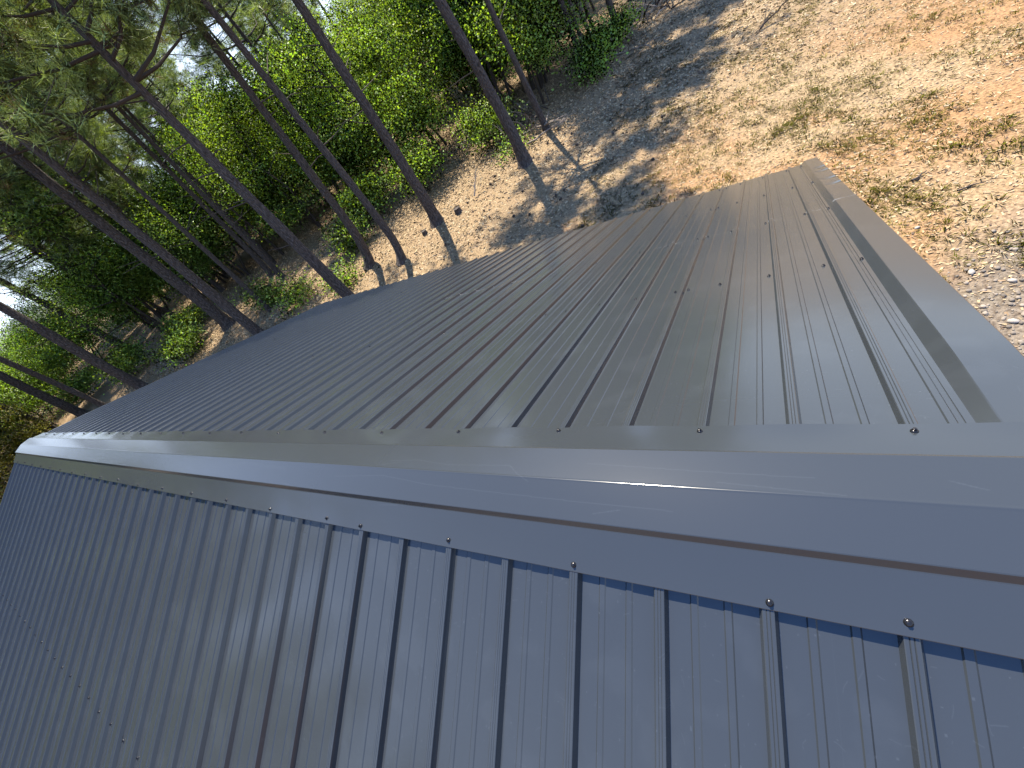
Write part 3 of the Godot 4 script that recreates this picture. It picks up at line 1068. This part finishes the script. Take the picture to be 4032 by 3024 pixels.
func make_debris() -> void:
	var g := func(x: float, z: float) -> Vector3: return Vector3(x, bump_at(x, z), z)
	stick("pale fallen branch with twigs lying in the shade behind the rightmost thick pine", "branch", g.call(-8.3, -15.9), Vector3(1, 0.03, 0.1), 2.2, 0.05, 5, M.dead, 1)
	stick("second pale fallen branch crossing below the first one", "branch", g.call(-7.6, -15.0), Vector3(1, 0.04, -0.35), 1.7, 0.04, 4, M.dead, 2)
	stick("curved bare twig arching out of the brush beside the thick pine", "branch", g.call(-8.4, -15.2), Vector3(0.3, 0.9, 0.5), 1.2, 0.025, 3, M.dead, 3)
	stick("small dry twig casting a shadow in the upper sunny yard", "branch", g.call(-0.07, -16.7), Vector3(1, 0.35, -0.5), 0.9, 0.035, 6, M.twig, 4)
	stick("short dark stick lying on the clay near the roof corner", "stick", g.call(1.75, -7.5), Vector3(1, 0.0, -0.9), 0.30, 0.02, 0, M.twig, 5, "stick")
	stick("long thin stick lying on the clay right of the roof corner", "stick", g.call(2.15, -7.0), Vector3(1, 0.0, -0.2), 0.40, 0.014, 0, M.twig, 6, "stick")
	stick("bare twig bundle in the sun left of the dappled shade", "branch", g.call(-9.1, -12.6), Vector3(0.2, 0.5, -0.4), 0.9, 0.03, 6, M.dead, 7)
	stick("grey branch lying across the forest edge near the paired pines", "branch", g.call(-5.0, -20.0), Vector3(0.8, 0.02, 0.6), 2.0, 0.045, 4, M.dead, 8)
	stick("dead pole leaning against the foot of the thick stub pine", "branch", g.call(-11.3, -12.5), Vector3(0.5, 0.75, 0.45), 1.5, 0.035, 1, M.dead, 9)
	stick("dead sapling stem leaning behind the thick stub pine", "branch", g.call(-11.4, -13.2), Vector3(-0.2, 0.95, -0.2), 1.7, 0.04, 1, M.dead, 10)
	# brush heap and root heap at the forest edge
	for h in [["brush_heap", "tangled heap of dead brush at the forest edge by the thin pine", -8.2, -17.0, 1.3, 34], ["root_heap", "dark heap of roots and brush at the upper forest edge", -3.6, -22.6, 1.1, 30]]:
		var o := thing(h[0], h[1], "brush", g.call(h[2], h[3]))
		var r := RandomNumberGenerator.new()
		r.seed = int(h[5]) * 7
		for k in h[5]:
			var st := begin()
			var p := Vector3(r.randfn() * h[4] * 0.5, r.randf() * 0.35, r.randfn() * h[4] * 0.5)
			var d := Vector3(r.randfn(), absf(r.randfn()) * 0.5, r.randfn()).normalized() * r.randf_range(0.5, 1.3)
			limb(st, [p, p + d * 0.5 + Vector3(0, 0.08, 0), p + d], [0.028, 0.02, 0.008], 5)
			part("branch", st.commit(), M.dead if k % 3 == 0 else M.twig, o)
	# stumps
	for s in [[-9.6, -11.9, 0.13, 0.18, "small dark stump in the sun between the two thick right pines"], [-10.9, -11.2, 0.10, 0.14, "low dark stump at the foot of the thick stub pine"]]:
		var o := thing("stump", s[4], "stump", g.call(s[0], s[1]))
		var st := begin()
		limb(st, [Vector3(0, -0.05, 0), Vector3(0.01, s[3] * 0.5, 0), Vector3(0.02, s[3], 0.01)], [s[2] * 1.3, s[2], s[2] * 0.9], 10, 0.3, s[0])
		limb(st, [Vector3(0.02, s[3], 0.01), Vector3(0.02, s[3] + 0.004, 0.01)], [s[2] * 0.9, 0.002], 10)
		part("wood", st.commit(), M.bark, o)
	# pine cones in the dappled shade
	var cone := begin()
	limb(cone, [Vector3(-0.05, 0.03, 0), Vector3(-0.03, 0.032, 0), Vector3(0.0, 0.033, 0), Vector3(0.03, 0.03, 0), Vector3(0.055, 0.028, 0)], [0.012, 0.034, 0.036, 0.022, 0.004], 9, 0.9, 4.0)
	var cm := cone.commit()
	var r := RandomNumberGenerator.new()
	r.seed = 15
	for k in 26:
		var x := r.randf_range(-9.5, -2.5)
		var z := r.randf_range(-16.0, -8.5)
		var o := part(numbered("pine_cone"), cm, M.twig, self, g.call(x, z))
		o.rotation.y = r.randf() * TAU
		tag(o, "small dark pine cone lying on the straw beyond the eave", "pine cone", "pine cones on the straw")
	# larger rocks in the gravel
	var stones := [[1.95, -5.25, 0.07, "dark edged stone in the gravel nearest the roof edge"], [2.25, -5.0, 0.06, "stone beside the dark hollow in the gravel"], [2.62, -4.75, 0.10, "largest pale rounded stone in the gravel"], [2.35, -4.45, 0.075, "flat pale stone below the largest one in the gravel"], [1.62, -6.35, 0.05, "lone brownish stone on the clay beside the roof corner"], [2.65, -5.55, 0.06, "round grey stone at the grassy upper edge of the gravel"], [2.1, -4.35, 0.07, "long pale stone in the lower gravel by the roof edge"]]
	var k2 := 0
	for s in stones:
		k2 += 1
		var o := part(numbered("rock"), rock_mesh(70 + k2, 0.5), M.stone, self, g.call(s[0], s[1]) + Vector3(0, s[2] * 0.2, 0))
		o.scale = Vector3(s[2] * 1.5, s[2] * 0.8, s[2])
		o.rotation.y = k2 * 1.3
		tag(o, s[3], "rock", "rocks in the gravel")

func _ready() -> void:
	rng.seed = 1
	fine.seed = 4
	fine.frequency = 0.1
	coarse.seed = 8
	coarse.frequency = 0.05
	# camera
	var cam := Camera3D.new()
	cam.name = "camera"
	add_child(cam)
	cam.fov = 85.62
	cam.near = 0.05
	cam.far = 400.0
	cam.transform = Transform3D(Basis(Vector3(0.8379, -0.4707, -0.2764), Vector3(0.0662, 0.5903, -0.8045), Vector3(0.5418, 0.6558, 0.5258)).orthonormalized(), Vector3(-0.2533, 1.0602, 0.4625))
	cam.current = true
	# sky, sun, exposure
	var we := WorldEnvironment.new()
	we.name = "environment"
	var env := Environment.new()
	env.background_mode = Environment.BG_SKY
	var sm := ProceduralSkyMaterial.new()
	sm.sky_top_color = Color(0.26, 0.52, 0.88)
	sm.sky_horizon_color = Color(0.85, 0.91, 0.98)
	sm.sky_curve = 0.5
	sm.ground_bottom_color = Color(0.35, 0.30, 0.24)
	sm.ground_horizon_color = Color(0.60, 0.62, 0.62)
	sm.sun_angle_max = 30.0
	sm.sun_curve = 0.15
	sm.energy_multiplier = 0.7
	var sky := Sky.new()
	sky.sky_material = sm
	env.sky = sky
	env.tonemap_mode = Environment.TONE_MAPPER_LINEAR
	env.tonemap_exposure = 3.4
	env.sdfgi_enabled = true
	env.ssao_enabled = true
	env.ssil_enabled = true
	we.environment = env
	add_child(we)
	var sun := DirectionalLight3D.new()
	sun.name = "sun"
	add_child(sun)
	sun.look_at_from_position(Vector3.ZERO, Vector3(0.26, -0.868, 0.42), Vector3(0, 0, 1))
	sun.light_energy = 1.6
	sun.light_color = Color(1.0, 0.955, 0.88)
	sun.light_angular_distance = 0.5
	sun.shadow_enabled = true
	make_materials()
	var stone := StandardMaterial3D.new()
	stone.albedo_texture = ramp_noise(71, 0.03, 256, [[0.0, lin(0.18, 0.16, 0.14)], [1.0, lin(0.34, 0.31, 0.27)]])
	stone.roughness = 0.9
	stone.uv1_triplanar = true
	M.stone = stone
	make_ground()
	make_building()
	make_forest()
	make_debris()
